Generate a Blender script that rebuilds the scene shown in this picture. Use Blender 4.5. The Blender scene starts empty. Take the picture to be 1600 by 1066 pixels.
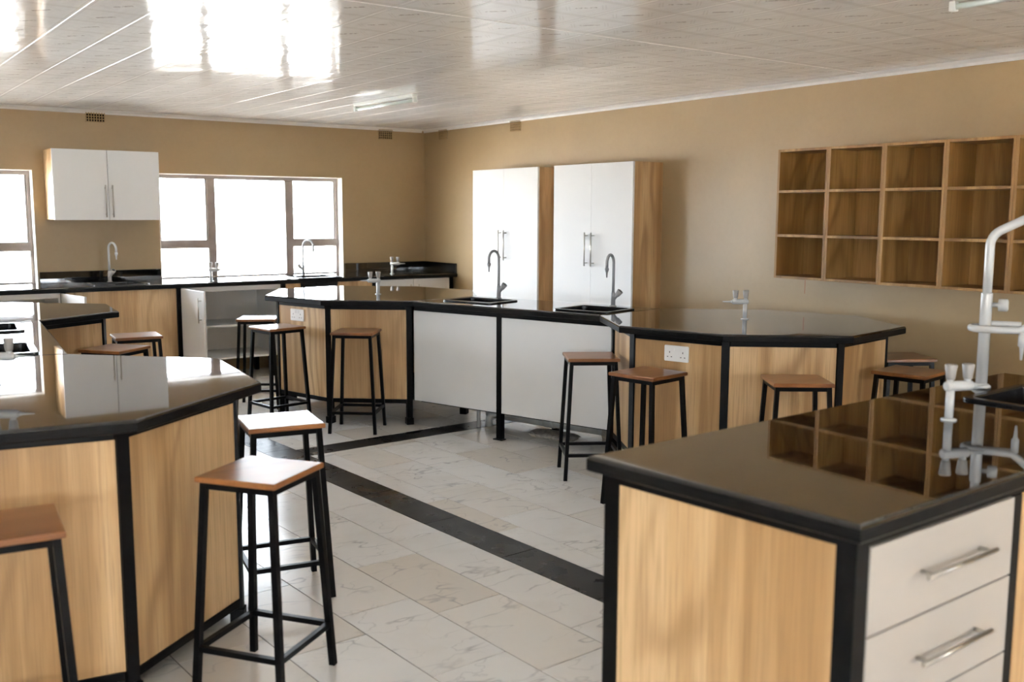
import bpy, bmesh, math, random
from mathutils import Vector, Matrix

random.seed(7)
sc = bpy.context.scene
COL = sc.collection

# ------------------------------------------------------------------ camera
F_PX, PITCH, ROLL, YAW, CAM_H = 1544.0, 0.12853, 0.00355, 0.62634, 1.51
fw = Vector((math.sin(YAW) * math.cos(PITCH), math.cos(YAW) * math.cos(PITCH), -math.sin(PITCH)))
rt = Vector((math.cos(YAW), -math.sin(YAW), 0.0))
up = rt.cross(fw)
rt2 = rt * math.cos(ROLL) + up * math.sin(ROLL)
up2 = -rt * math.sin(ROLL) + up * math.cos(ROLL)
cam = bpy.data.cameras.new('camera')
cam.sensor_width = 36.0
cam.lens = F_PX / 1600.0 * 36.0
cam.clip_start = 0.05
cam.dof.use_dof = True
cam.dof.focus_distance = 5.6
cam.dof.aperture_fstop = 2.8
cam_ob = bpy.data.objects.new('camera', cam)
COL.objects.link(cam_ob)
M = Matrix((rt2, up2, -fw)).transposed().to_4x4()
M.translation = Vector((0, 0, CAM_H))
cam_ob.matrix_world = M
sc.camera = cam_ob

# ------------------------------------------------------------------ world, sun, exposure
SKY = 26.0
SUN = 175.0
EXPOSURE = 0.62
w = bpy.data.worlds.new('overcast_sky')
sc.world = w
w.use_nodes = True
wn = w.node_tree
wn.nodes.clear()
bg = wn.nodes.new('ShaderNodeBackground')
bg.inputs[0].default_value = (0.82, 0.91, 1.0, 1)
bg.inputs[1].default_value = SKY
wo = wn.nodes.new('ShaderNodeOutputWorld')
wn.links.new(bg.outputs[0], wo.inputs[0])

sun = bpy.data.lights.new('sun', 'SUN')
sun.energy = SUN
sun.angle = math.radians(1.0)
sun.color = (1.0, 0.95, 0.88)
sun_ob = bpy.data.objects.new('sun', sun)
sun_ob.rotation_euler = (math.radians(38), 0, math.radians(-8))
COL.objects.link(sun_ob)

sc.view_settings.view_transform = 'Standard'
sc.view_settings.look = 'None'
sc.view_settings.gamma = 1.0
sc.view_settings.use_curve_mapping = False
sc.view_settings.exposure = EXPOSURE
sc.cycles.use_denoising = True
sc.cycles.max_bounces = 10
sc.cycles.diffuse_bounces = 7
sc.cycles.glossy_bounces = 5
sc.cycles.transparent_max_bounces = 12
sc.cycles.sample_clamp_indirect = 12.0
sc.cycles.caustics_reflective = False
sc.cycles.caustics_refractive = False

# room: wall A (windows) is y = YA, wall B (cubby shelf) is x = XB
XB, YA, XL, YN, ZC = 5.5, 9.2, -3.4, -5.0, 2.385
WT = 0.22


def portal(name, loc, sx, sy, rot):
    l = bpy.data.lights.new(name, 'AREA')
    l.shape = 'RECTANGLE'
    l.size, l.size_y = sx, sy
    l.cycles.is_portal = True
    o = bpy.data.objects.new(name, l)
    o.location = loc
    o.rotation_euler = rot
    COL.objects.link(o)


# window openings: (wall, from, to, sill, head)
WIN_A = [(2.70, 4.53), (-0.165, 1.665), (-3.0, -1.2)]
WIN_Z = (0.88, 1.86)
WIN_N = [(-3.0, -1.2), (3.5, 5.2)]
WIN_L = [(-4.7, -2.9), (-2.3, -0.5)]  # unseen windows, added to brighten the room from the left
zc = (WIN_Z[0] + WIN_Z[1]) / 2
zh = WIN_Z[1] - WIN_Z[0]
for a, b in WIN_A:
    portal('window_portal', ((a + b) / 2, YA + WT + .02, zc), b - a, zh, (math.radians(-90), 0, 0))
for a, b in WIN_N:
    portal('window_portal', ((a + b) / 2, YN - WT - .02, zc), b - a, zh, (math.radians(90), 0, 0))
for a, b in WIN_L:
    portal('window_portal', (XL - WT - .02, (a + b) / 2, zc), zh, b - a, (0, math.radians(-90), 0))


# ------------------------------------------------------------------ materials
class NT:
    def __init__(s, name):
        s.m = bpy.data.materials.new(name)
        s.m.use_nodes = True
        s.t = s.m.node_tree
        s.b = s.t.nodes['Principled BSDF']

    def n(s, typ, **kw):
        nd = s.t.nodes.new(typ)
        for k, v in kw.items():
            if k.startswith('i_'):
                key = k[2:]
                key = int(key) if key.isdigit() else key.replace('_', ' ')
                nd.inputs[key].default_value = v
            else:
                setattr(nd, k, v)
        return nd

    def l(s, a, b):
        s.t.links.new(a, b)

    def math(s, op, a, b=None, c=None, clamp=False):
        nd = s.t.nodes.new('ShaderNodeMath')
        nd.operation = op
        nd.use_clamp = clamp
        for i, v in enumerate((a, b, c)):
            if v is None:
                continue
            if isinstance(v, (int, float)):
                nd.inputs[i].default_value = v
            else:
                s.l(v, nd.inputs[i])
        return nd.outputs[0]

    def ramp(s, fac, stops):
        nd = s.t.nodes.new('ShaderNodeValToRGB')
        cr = nd.color_ramp
        while len(cr.elements) < len(stops):
            cr.elements.new(0.5)
        for e, (p, c) in zip(cr.elements, stops):
            e.position = p
            e.color = (*c, 1) if len(c) == 3 else c
        s.l(fac, nd.inputs[0])
        return nd.outputs[0]

    def mix(s, fac, a, b, blend='MIX'):
        nd = s.t.nodes.new('ShaderNodeMix')
        nd.data_type = 'RGBA'
        nd.blend_type = blend
        if isinstance(fac, (int, float)):
            nd.inputs[0].default_value = fac
        else:
            s.l(fac, nd.inputs[0])
        for i, v in ((6, a), (7, b)):
            if isinstance(v, tuple):
                nd.inputs[i].default_value = (*v, 1) if len(v) == 3 else v
            else:
                s.l(v, nd.inputs[i])
        return nd.outputs[2]

    def coord(s, scale=(1, 1, 1), world=True, rot=(0, 0, 0), rnd=0.0):
        if world:
            src = s.n('ShaderNodeNewGeometry').outputs['Position']
        else:
            src = s.n('ShaderNodeTexCoord').outputs['Object']
        if rnd:
            oi = s.n('ShaderNodeObjectInfo')
            v = s.n('ShaderNodeVectorMath', operation='ADD')
            mul = s.math('MULTIPLY', oi.outputs['Random'], rnd)
            s.l(src, v.inputs[0])
            s.l(mul, v.inputs[1])
            src = v.outputs[0]
        mp = s.n('ShaderNodeMapping')
        mp.inputs['Scale'].default_value = scale
        mp.inputs['Rotation'].default_value = rot
        s.l(src, mp.inputs[0])
        return mp.outputs[0]

    def noise(s, vec, scale=1.0, detail=4.0, rough=0.5, dist=0.0):
        nd = s.n('ShaderNodeTexNoise')
        nd.inputs['Scale'].default_value = scale
        nd.inputs['Detail'].default_value = detail
        nd.inputs['Roughness'].default_value = rough
        nd.inputs['Distortion'].default_value = dist
        s.l(vec, nd.inputs['Vector'])
        return nd.outputs['Fac']

    def bump(s, height, strength=0.2, dist=0.01):
        nd = s.n('ShaderNodeBump')
        nd.inputs['Strength'].default_value = strength
        nd.inputs['Distance'].default_value = dist
        s.l(height, nd.inputs['Height'])
        s.l(nd.outputs[0], s.b.inputs['Normal'])

    def set(s, col=None, rough=None, metal=None, coat=None, coat_rough=None, spec=None):
        if col is not None:
            if isinstance(col, tuple):
                s.b.inputs['Base Color'].default_value = (*col, 1)
            else:
                s.l(col, s.b.inputs['Base Color'])
        if rough is not None:
            if isinstance(rough, (int, float)):
                s.b.inputs['Roughness'].default_value = rough
            else:
                s.l(rough, s.b.inputs['Roughness'])
        if metal is not None:
            s.b.inputs['Metallic'].default_value = metal
        if coat is not None:
            s.b.inputs['Coat Weight'].default_value = coat
        if coat_rough is not None:
            s.b.inputs['Coat Roughness'].default_value = coat_rough
        if spec is not None:
            s.b.inputs['Specular IOR Level'].default_value = spec
        return s.m


MAT = {}


def plain(name, col, rough, metal=0.0, vary=0.06, spec=None, coat=None, scale=9.0):
    k = NT(name)
    nz = k.noise(k.coord(), scale, 3)
    lo = tuple(max(0, c * (1 - vary)) for c in col)
    hi = tuple(min(1, c * (1 + vary)) for c in col)
    c = k.ramp(nz, [(0.3, lo), (0.7, hi)])
    MAT[name] = k.set(c, rough, metal, spec=spec, coat=coat)


def wood(name, dark, mid, light, axis='z', rough=0.42, coat=0.0, ring=16.0, streak=1.0):
    k = NT(name)

    def st(across, along):
        return {'z': (across, across, along), 'y': (across, along, across), 'x': (along, across, across)}[axis]
    # cathedral figure: contour lines of a stretched noise, only here and there
    a = k.noise(k.coord(st(1.7, 0.42)), 1.0, 2.5, 0.45, 0.2)
    ringv = k.math('MULTIPLY_ADD', k.math('SINE', k.math('MULTIPLY', a, ring * 6.283)), 0.5, 0.5)
    ringv = k.math('POWER', ringv, 3.0)
    where = k.math('MULTIPLY', k.math('SUBTRACT', k.noise(k.coord(st(2.6, 0.25)), 1.0, 2), 0.38, clamp=True), 6.0, clamp=True)
    ringv = k.math('MULTIPLY', ringv, where)
    f = k.noise(k.coord(st(150, 4)), 1.0, 3, 0.6)
    m = k.noise(k.coord(st(9, 0.35)), 1.0, 4, 0.55, 0.25)
    wide = k.noise(k.coord(st(3.2, 0.2)), 1.0, 3, 0.5, 0.2)
    base = k.ramp(k.math('MULTIPLY_ADD', wide, 0.6, k.math('MULTIPLY', m, 0.4)), [(0.43, dark), (0.5, mid), (0.57, light)])
    c = k.mix(k.math('MULTIPLY', ringv, 0.75 * streak), base, tuple(x * 0.85 for x in dark))
    c = k.mix(k.math('MULTIPLY', k.math('SUBTRACT', f, 0.45, clamp=True), 1.6 * streak), c, tuple(x * 0.6 for x in dark))
    k.bump(f, 0.08, 0.002)
    MAT[name] = k.set(c, rough, coat=coat, coat_rough=0.12)


wood('oak_laminate', (0.37, 0.215, 0.090), (0.52, 0.335, 0.160), (0.63, 0.435, 0.235), ring=13.0)
wood('oak_shelf', (0.235, 0.118, 0.030), (0.345, 0.190, 0.056), (0.44, 0.26, 0.088), rough=0.5)
wood('seat_wood', (0.17, 0.058, 0.014), (0.245, 0.09, 0.022), (0.31, 0.125, 0.036), axis='x', rough=0.38, coat=0.4, ring=10, streak=0.5)

# polished black stone-look worktop with faint dust smears
k = NT('black_worktop')
d1 = k.noise(k.coord((1.2, 5, 1), rot=(0, 0, .5)), 2.0, 5, 0.6, 0.4)
d2 = k.noise(k.coord(), 260.0, 2)
col = k.ramp(d1, [(0.35, (0.0035, 0.003, 0.0027)), (0.75, (0.009, 0.008, 0.007))])
col = k.mix(k.math('MULTIPLY', k.math('SUBTRACT', d2, 0.68, clamp=True), 1.5), col, (0.05, 0.047, 0.045))
rg = k.math('MULTIPLY_ADD', d1, 0.05, 0.012)
MAT['black_worktop'] = k.set(col, rg, spec=0.6, coat=0.35, coat_rough=0.012)

k = NT('black_edge')
e1 = k.noise(k.coord((3, 3, 40)), 6.0, 5, 0.7)
col = k.ramp(e1, [(0.4, (0.004, 0.004, 0.004)), (0.72, (0.012, 0.011, 0.011))])
k.bump(e1, 0.12, 0.004)
MAT['black_edge'] = k.set(col, 0.34, spec=0.09)

plain('black_steel', (0.0032, 0.003, 0.0034), 0.38, vary=0.35, scale=25, spec=0.13)
plain('white_board', (0.70, 0.70, 0.695), 0.55, vary=0.02, scale=2, spec=0.3)
plain('warm_white_board', (0.40, 0.365, 0.325), 0.34, vary=0.03, scale=3)
plain('board_edge', (0.62, 0.61, 0.59), 0.5)
plain('brushed_steel', (0.46, 0.44, 0.40), 0.30, 1.0)
plain('tap_white', (0.52, 0.52, 0.51), 0.22, vary=0.03)
plain('tap_grey', (0.30, 0.30, 0.31), 0.25, vary=0.05)
plain('knob_grey', (0.32, 0.30, 0.28), 0.42, vary=0.05)
plain('knob_black', (0.015, 0.015, 0.016), 0.3)
plain('sink_black', (0.007, 0.007, 0.008), 0.25, vary=0.3, spec=0.3)
plain('drain_steel', (0.55, 0.55, 0.56), 0.22, 1.0)
plain('socket_white', (0.80, 0.80, 0.79), 0.30, vary=0.02)
plain('socket_dark', (0.01, 0.01, 0.01), 0.6)
plain('frame_bronze', (0.27, 0.225, 0.20), 0.42, vary=0.15)
plain('plaster_reveal', (0.80, 0.77, 0.72), 0.8, vary=0.04)
plain('cornice_white', (0.74, 0.73, 0.72), 0.5, vary=0.03)
plain('vent_clay', (0.31, 0.215, 0.105), 0.85, vary=0.1, scale=40)
plain('vent_hole_shade', (0.004, 0.003, 0.003), 0.9, spec=0.05)  # shade inside the vent holes, put into the colour
plain('lamp_white', (0.80, 0.83, 0.81), 0.35, vary=0.02)
plain('lamp_tube', (0.72, 0.80, 0.77), 0.15, vary=0.02)
plain('pvc_pipe', (0.55, 0.56, 0.54), 0.45, vary=0.12, scale=14)
plain('cement', (0.34, 0.31, 0.27), 0.9, vary=0.35, scale=30)
plain('grout', (0.12, 0.098, 0.08), 0.95, vary=0.2, scale=30, spec=0.05)
plain('plinth_dark', (0.03, 0.028, 0.027), 0.6)
plain('soil', (0.54, 0.51, 0.475), 0.95, vary=0.15, scale=0.6)
plain('roof_sheet', (0.30, 0.28, 0.26), 0.6)

# painted plaster, cream beige with faint mottling and a couple of rust runs below the shelf
k = NT('wall_plaster')
n1 = k.noise(k.coord(), 1.3, 5, 0.6)
n2 = k.noise(k.coord(), 26.0, 4, 0.6)
col = k.ramp(n1, [(0.3, (0.315, 0.226, 0.118)), (0.7, (0.355, 0.258, 0.138))])
col = k.mix(k.math('MULTIPLY', k.math('SUBTRACT', n2, 0.45, clamp=True), 0.5), col, (0.26, 0.182, 0.092))
sp = k.n('ShaderNodeSeparateXYZ')
k.l(k.coord(), sp.inputs[0])


def band(v, c, hw):
    return k.math('LESS_THAN', k.math('ABSOLUTE', k.math('SUBTRACT', v, c)), hw)


rust = k.math('MULTIPLY', band(sp.outputs[1], 4.235, 0.0045), band(sp.outputs[2], 1.025, 0.045))
rust = k.math('MULTIPLY', rust, k.math('GREATER_THAN', sp.outputs[0], XB - 0.02))
col = k.mix(k.math('MULTIPLY', rust, 0.8), col, (0.30, 0.12, 0.05))
k.bump(n2, 0.025, 0.004)
MAT['wall_plaster'] = k.set(col, 0.36, spec=0.42)

# marble-look floor tile (every tile a little different)
k = NT('marble_tile')
cv = k.coord((1, 1, 1), world=True, rnd=37.0)
oi = k.n('ShaderNodeObjectInfo')


def veins(scale, width, dist, stretch):
    mp = k.n('ShaderNodeMapping')
    mp.inputs['Scale'].default_value = stretch
    mp.inputs['Rotation'].default_value = (0, 0, 0.7)
    k.l(cv, mp.inputs[0])
    wv_ = k.noise(mp.outputs[0], scale, 3.5, 0.5, dist)
    v_ = k.math('ABSOLUTE', k.math('SUBTRACT', wv_, 0.5))
    return k.math('SUBTRACT', 1.0, k.math('DIVIDE', v_, width), clamp=True)


vein = k.math('MAXIMUM', veins(1.5, 0.010, 0.30, (1, 2.4, 1)), k.math('MULTIPLY', veins(2.4, 0.009, 0.4, (1.0, 2.0, 1)), 0.55))
msk = k.noise(cv, 3.5, 2)
vein = k.math('MULTIPLY', vein, k.math('MULTIPLY', k.math('SUBTRACT', msk, 0.40, clamp=True), 6.0, clamp=True))
tint = k.ramp(oi.outputs['Random'], [(0.0, (0.76, 0.755, 0.74)), (0.45, (0.80, 0.80, 0.79)), (0.75, (0.73, 0.70, 0.65)), (1.0, (0.68, 0.635, 0.57))])
cloud = k.noise(cv, 2.4, 4, 0.6)
col = k.mix(k.math('MULTIPLY', k.math('SUBTRACT', cloud, 0.50, clamp=True), 1.3), tint, (0.56, 0.52, 0.46))
col = k.mix(k.math('MULTIPLY', vein, 0.5), col, (0.25, 0.255, 0.28))
dust = k.noise(k.coord(), 5.0, 5, 0.65)
rg = k.math('MULTIPLY_ADD', dust, 0.16, 0.13)
MAT['marble_tile'] = k.set(col, rg)

k = NT('black_tile')
dust = k.noise(k.coord((1, 1, 1)), 5.0, 5, 0.65, 0.5)
col = k.ramp(dust, [(0.42, (0.006, 0.006, 0.007)), (0.66, (0.014, 0.014, 0.016)), (0.85, (0.06, 0.06, 0.065))])
MAT['black_tile'] = k.set(col, k.math('MULTIPLY_ADD', dust, 0.4, 0.10), spec=0.35)

# glossy printed plastic ceiling panels
k = NT('ceiling_pvc')
sp = k.n('ShaderNodeSeparateXYZ')
k.l(k.coord(), sp.inputs[0])
PX, PY = 0.268, 0.293
uu = k.math('DIVIDE', k.math('SUBTRACT', sp.outputs[0], 3.63), PX)
vv = k.math('DIVIDE', k.math('SUBTRACT', sp.outputs[1], 2.785), PY)
fu = k.math('SUBTRACT', k.math('FRACT', k.math('ADD', uu, 0.5)), 0.5)
fv = k.math('SUBTRACT', k.math('FRACT', k.math('ADD', vv, 0.5)), 0.5)


def near(v, c, wd):
    return k.math('LESS_THAN', k.math('ABSOLUTE', k.math('SUBTRACT', v, c)), wd)


afv = k.math('ABSOLUTE', fv)
afu = k.math('ABSOLUTE', fu)
ln = k.math('MAXIMUM', near(afv, 0.485, 0.008), near(afv, 0.455, 0.008))
ln2 = k.math('MAXIMUM', near(afu, 0.44, 0.009), 0.0)
ln = k.math('MAXIMUM', ln, ln2)
da = k.math('ADD', fu, fv)
db = k.math('SUBTRACT', fu, fv)
mark = k.math('MULTIPLY', near(da, 0.0, 0.045), near(db, 0.0, 0.24))
wob = k.noise(k.coord((90, 90, 90)), 1.0, 2)
mark = k.math('MULTIPLY', mark, k.math('GREATER_THAN', wob, 0.47))
brk = k.math('MULTIPLY', k.math('MAXIMUM', near(k.math('ABSOLUTE', db), 0.36, 0.014), near(k.math('ABSOLUTE', db), 0.43, 0.014)), near(da, 0.0, 0.22))
smear = k.noise(k.coord((2.5, 0.7, 1)), 3.0, 6, 0.65, 0.6)
col = k.ramp(smear, [(0.35, (0.87, 0.86, 0.845)), (0.7, (0.93, 0.925, 0.915))])
col = k.mix(k.math('MULTIPLY', ln, 0.27), col, (0.42, 0.36, 0.31))
col = k.mix(k.math('MULTIPLY', brk, 0.15), col, (0.36, 0.32, 0.28))
col = k.mix(k.math('MULTIPLY', mark, 0.65), col, (0.28, 0.24, 0.21))
wav = k.noise(k.coord((3.0, 1.1, 1)), 2.2, 3, 0.5)
k.bump(wav, 0.12, 0.03)
MAT['ceiling_pvc'] = k.set(col, k.math('MULTIPLY_ADD', smear, 0.14, 0.03), spec=0.22)

# thin window glass
k = NT('window_glass')
k.t.nodes.remove(k.b)
tr = k.n('ShaderNodeBsdfTransparent')
gl = k.n('ShaderNodeBsdfGlossy')
gl.inputs['Roughness'].default_value = 0.02
fr = k.n('ShaderNodeFresnel')
bf = k.n('ShaderNodeNewGeometry').outputs['Backfacing']
k.l(k.math('MULTIPLY_ADD', bf, 1 / 1.45 - 1.45, 1.45), fr.inputs[0])     # same reflectance from both faces of the pane
mx = k.n('ShaderNodeMixShader')
k.l(fr.outputs[0], mx.inputs[0])
k.l(tr.outputs[0], mx.inputs[1])
k.l(gl.outputs[0], mx.inputs[2])
k.l(mx.outputs[0], k.t.nodes['Material Output'].inputs[0])
MAT['window_glass'] = k.m


# ------------------------------------------------------------------ mesh helpers
class MB:
    def __init__(s):
        s.v, s.f, s.sm = [], [], []

    def add(s, vs, fs, smooth=False):
        o = len(s.v)
        s.v += [tuple(v) for v in vs]
        s.f += [tuple(i + o for i in f) for f in fs]
        s.sm += [smooth] * len(fs)
        return s

    def box(s, x0, x1, y0, y1, z0, z1, bev=0.0):
        return s.prism([(x0, y0), (x1, y0), (x1, y1), (x0, y1)], z0, z1, bev)

    def prism(s, poly, z0, z1, bev=0.0, bot=None):
        """vertical prism with optionally chamfered top and bottom edge"""
        poly = [Vector((p[0], p[1])) for p in poly]
        if area(poly) < 0:
            poly = poly[::-1]
        n = len(poly)
        if bev > 0:
            bi = bev if bot is None else bot
            q = inset(poly, bev)
            rings = []
            if bi > 0:
                rings += [(inset(poly, bi), z0), (poly, z0 + bi)]
            else:
                rings += [(poly, z0)]
            h = inset(poly, bev * 0.3)
            rings += [(poly, z1 - bev), (h, z1 - bev * 0.3), (q, z1)]
        else:
            rings = [(poly, z0), (poly, z1)]
        vs, fs = [], []
        for pl, z in rings:
            vs += [(p.x, p.y, z) for p in pl]
        for r in range(len(rings) - 1):
            for i in range(n):
                j = (i + 1) % n
                fs.append((r * n + i, r * n + j, (r + 1) * n + j, (r + 1) * n + i))
        fs.append(tuple(range(n - 1, -1, -1)))
        fs.append(tuple((len(rings) - 1) * n + i for i in range(n)))
        return s.add(vs, fs)

    def bar(s, p0, p1, w, h, side=None):
        """square-section bar between two points"""
        p0, p1 = Vector(p0), Vector(p1)
        d = (p1 - p0).normalized()
        if side is None:
            side = Vector((0, 0, 1)).cross(d)
            if side.length < 1e-3:
                side = Vector((1, 0, 0))
        side = Vector(side)
        side = (side - d * side.dot(d)).normalized()
        u = d.cross(side)
        vs = []
        for p in (p0, p1):
            for a, b in ((-1, -1), (1, -1), (1, 1), (-1, 1)):
                vs.append(p + side * (a * w / 2) + u * (b * h / 2))
        return s.add(vs, [(3, 2, 1, 0), (4, 5, 6, 7), (0, 1, 5, 4), (1, 2, 6, 5), (2, 3, 7, 6), (3, 0, 4, 7)])

    def tube(s, pts, r, n=12, caps=True):
        pts = [Vector(p) for p in pts]
        rs = r if isinstance(r, (list, tuple)) else [r] * len(pts)
        t0 = (pts[1] - pts[0]).normalized()
        ref = Vector((0, 0, 1)) if abs(t0.z) < 0.9 else Vector((1, 0, 0))
        a = (ref - t0 * ref.dot(t0)).normalized()
        vs, fs = [], []
        for i, p in enumerate(pts):
            if i == 0:
                t = t0
            elif i == len(pts) - 1:
                t = (pts[i] - pts[i - 1]).normalized()
            else:
                t = ((pts[i] - pts[i - 1]).normalized() + (pts[i + 1] - pts[i]).normalized())
                t = t.normalized() if t.length > 1e-6 else t0
            a = (a - t * a.dot(t)).normalized()
            b = t.cross(a)
            for k_ in range(n):
                an = 2 * math.pi * k_ / n
                vs.append(p + (a * math.cos(an) + b * math.sin(an)) * rs[i])
        for i in range(len(pts) - 1):
            for k_ in range(n):
                k2 = (k_ + 1) % n
                fs.append((i * n + k_, i * n + k2, (i + 1) * n + k2, (i + 1) * n + k_))
        s.add(vs, fs, True)
        if caps:
            o = len(s.v) - len(vs)
            s.f += [tuple(o + i for i in range(n - 1, -1, -1)), tuple(o + (len(pts) - 1) * n + i for i in range(n))]
            s.sm += [False, False]
        return s

    def build(s, name, mat, parent=None, origin=(0, 0, 0)):
        me = bpy.data.meshes.new(name)
        o = Vector(origin)
        me.from_pydata([tuple(Vector(v) - o) for v in s.v], [], s.f)
        bm = bmesh.new()
        bm.from_mesh(me)
        bmesh.ops.recalc_face_normals(bm, faces=bm.faces)
        bm.to_mesh(me)
        bm.free()
        for p, sm in zip(me.polygons, s.sm):
            p.use_smooth = sm
        me.materials.append(MAT[mat])
        ob = bpy.data.objects.new(name, me)
        COL.objects.link(ob)
        if parent is not None:
            ob.parent = parent
        else:
            ob.location = o
        return ob


def area(p):
    return sum(p[i].x * p[(i + 1) % len(p)].y - p[(i + 1) % len(p)].x * p[i].y for i in range(len(p))) / 2


def inset(poly, d):
    """offset a counter-clockwise convex polygon inwards; d may be one distance or one per edge"""
    n = len(poly)
    poly = [Vector((p[0], p[1])) for p in poly]
    ds = d if isinstance(d, (list, tuple)) else [d] * n
    out = []
    for i in range(n):
        a, b, c = poly[i - 1], poly[i], poly[(i + 1) % n]
        e1, e2 = (b - a).normalized(), (c - b).normalized()
        n1, n2 = Vector((-e1.y, e1.x)), Vector((-e2.y, e2.x))
        d1, d2 = ds[i - 1], ds[i]
        cr = e1.x * e2.y - e1.y * e2.x
        if abs(cr) < 1e-6:
            out.append(b + n1 * d1)
            continue
        p1, p2 = a + n1 * d1, b + n2 * d2
        t = ((p2.x - p1.x) * e2.y - (p2.y - p1.y) * e2.x) / cr
        out.append(p1 + e1 * t)
    return out


def clip(poly, a, b):
    """keep the part of poly left of the line a->b"""
    out = []
    a, b = Vector(a), Vector(b)
    e = b - a

    def sd(p):
        return e.x * (p.y - a.y) - e.y * (p.x - a.x)
    for i in range(len(poly)):
        p, q = poly[i], poly[(i + 1) % len(poly)]
        sp_, sq = sd(p), sd(q)
        if sp_ >= 0:
            out.append(p)
        if (sp_ > 0) != (sq > 0) and abs(sp_ - sq) > 1e-9:
            out.append(p.lerp(q, sp_ / (sp_ - sq)))
    return out


def tag(o, label=None, cat=None, group=None, kind=None):
    if label:
        o['label'] = label
    if cat:
        o['category'] = cat
    if group:
        o['group'] = group
    if kind:
        o['kind'] = kind
    return o


def empty(name, loc=(0, 0, 0), rz=0.0):
    o = bpy.data.objects.new(name, None)
    o.empty_display_size = 0.1
    o.location = loc
    o.rotation_euler = (0, 0, rz)
    COL.objects.link(o)
    return o


def copy_tree(root):
    kids = {}
    for o in list(bpy.data.objects):
        if o.parent:
            kids.setdefault(o.parent.name, []).append(o)

    def rec(o, par):
        c = o.copy()
        COL.objects.link(c)
        if par is not None:
            c.parent = par
        for ch in kids.get(o.name, []):
            rec(ch, c)
        return c
    return rec(root, None)


def struct(o, label, cat):
    return tag(o, label, cat, kind='structure')


def arc(c, r, a0, a1, ex, ez, n=10):
    c, ex, ez = Vector(c), Vector(ex), Vector(ez)
    return [c + ex * (r * math.cos(a0 + (a1 - a0) * i / n)) + ez * (r * math.sin(a0 + (a1 - a0) * i / n)) for i in range(n + 1)]


# ------------------------------------------------------------------ the setting: walls
def wall_with_openings(name, axis, pos, t, a0, a1, z0, z1, opens, label):
    """axis 'y': wall spans x at y=pos..pos+t; axis 'x': spans y at x=pos..pos+t"""
    mb = MB()

    def seg(a, b, za, zb):
        if b - a < 1e-4 or zb - za < 1e-4:
            return
        lo, hi = min(pos, pos + t), max(pos, pos + t)
        if axis == 'y':
            mb.box(a, b, lo, hi, za, zb)
        else:
            mb.box(lo, hi, a, b, za, zb)
    cur = a0
    for a, b in sorted(opens):
        seg(cur, a, z0, z1)
        seg(a, b, z0, WIN_Z[0])
        seg(a, b, WIN_Z[1], z1)
        cur = b
    seg(cur, a1, z0, z1)
    return struct(mb.build(name, 'wall_plaster'), label, 'wall')


ZT = ZC + 0.10
wall_with_openings('wall_back', 'y', YA, WT, XL - WT, XB + WT, -0.1, ZT, WIN_A, 'beige plastered wall with the wide windows above the long counter')
wall_with_openings('wall_right', 'x', XB, WT, YN, YA, -0.1, ZT, [], 'beige plastered wall behind the white cupboards and cubby shelf')
wall_with_openings('wall_near', 'y', YN, -WT, XL - WT, XB + WT, -0.1, ZT, WIN_N, 'beige plastered wall behind the viewer')
wall_with_openings('wall_left', 'x', XL, -WT, YN, YA, -0.1, ZT, WIN_L, 'beige plastered wall at the far left end of the room')

# ground outside, and an unseen roof whose eaves are added to cut the sun
g = MB().box(-60, 60, -60, 60, -0.25, -0.2).build('ground', 'soil')
struct(g, 'dry sandy ground outside the windows', 'ground')
r = MB().box(XL - 0.75, XB + 0.75, YN - 0.75, YA + 0.75, ZT + 0.05, ZT + 0.2).build('roof', 'roof_sheet')
struct(r, 'unseen roof slab over the room, its eaves added to cut the sun', 'roof')


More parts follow.
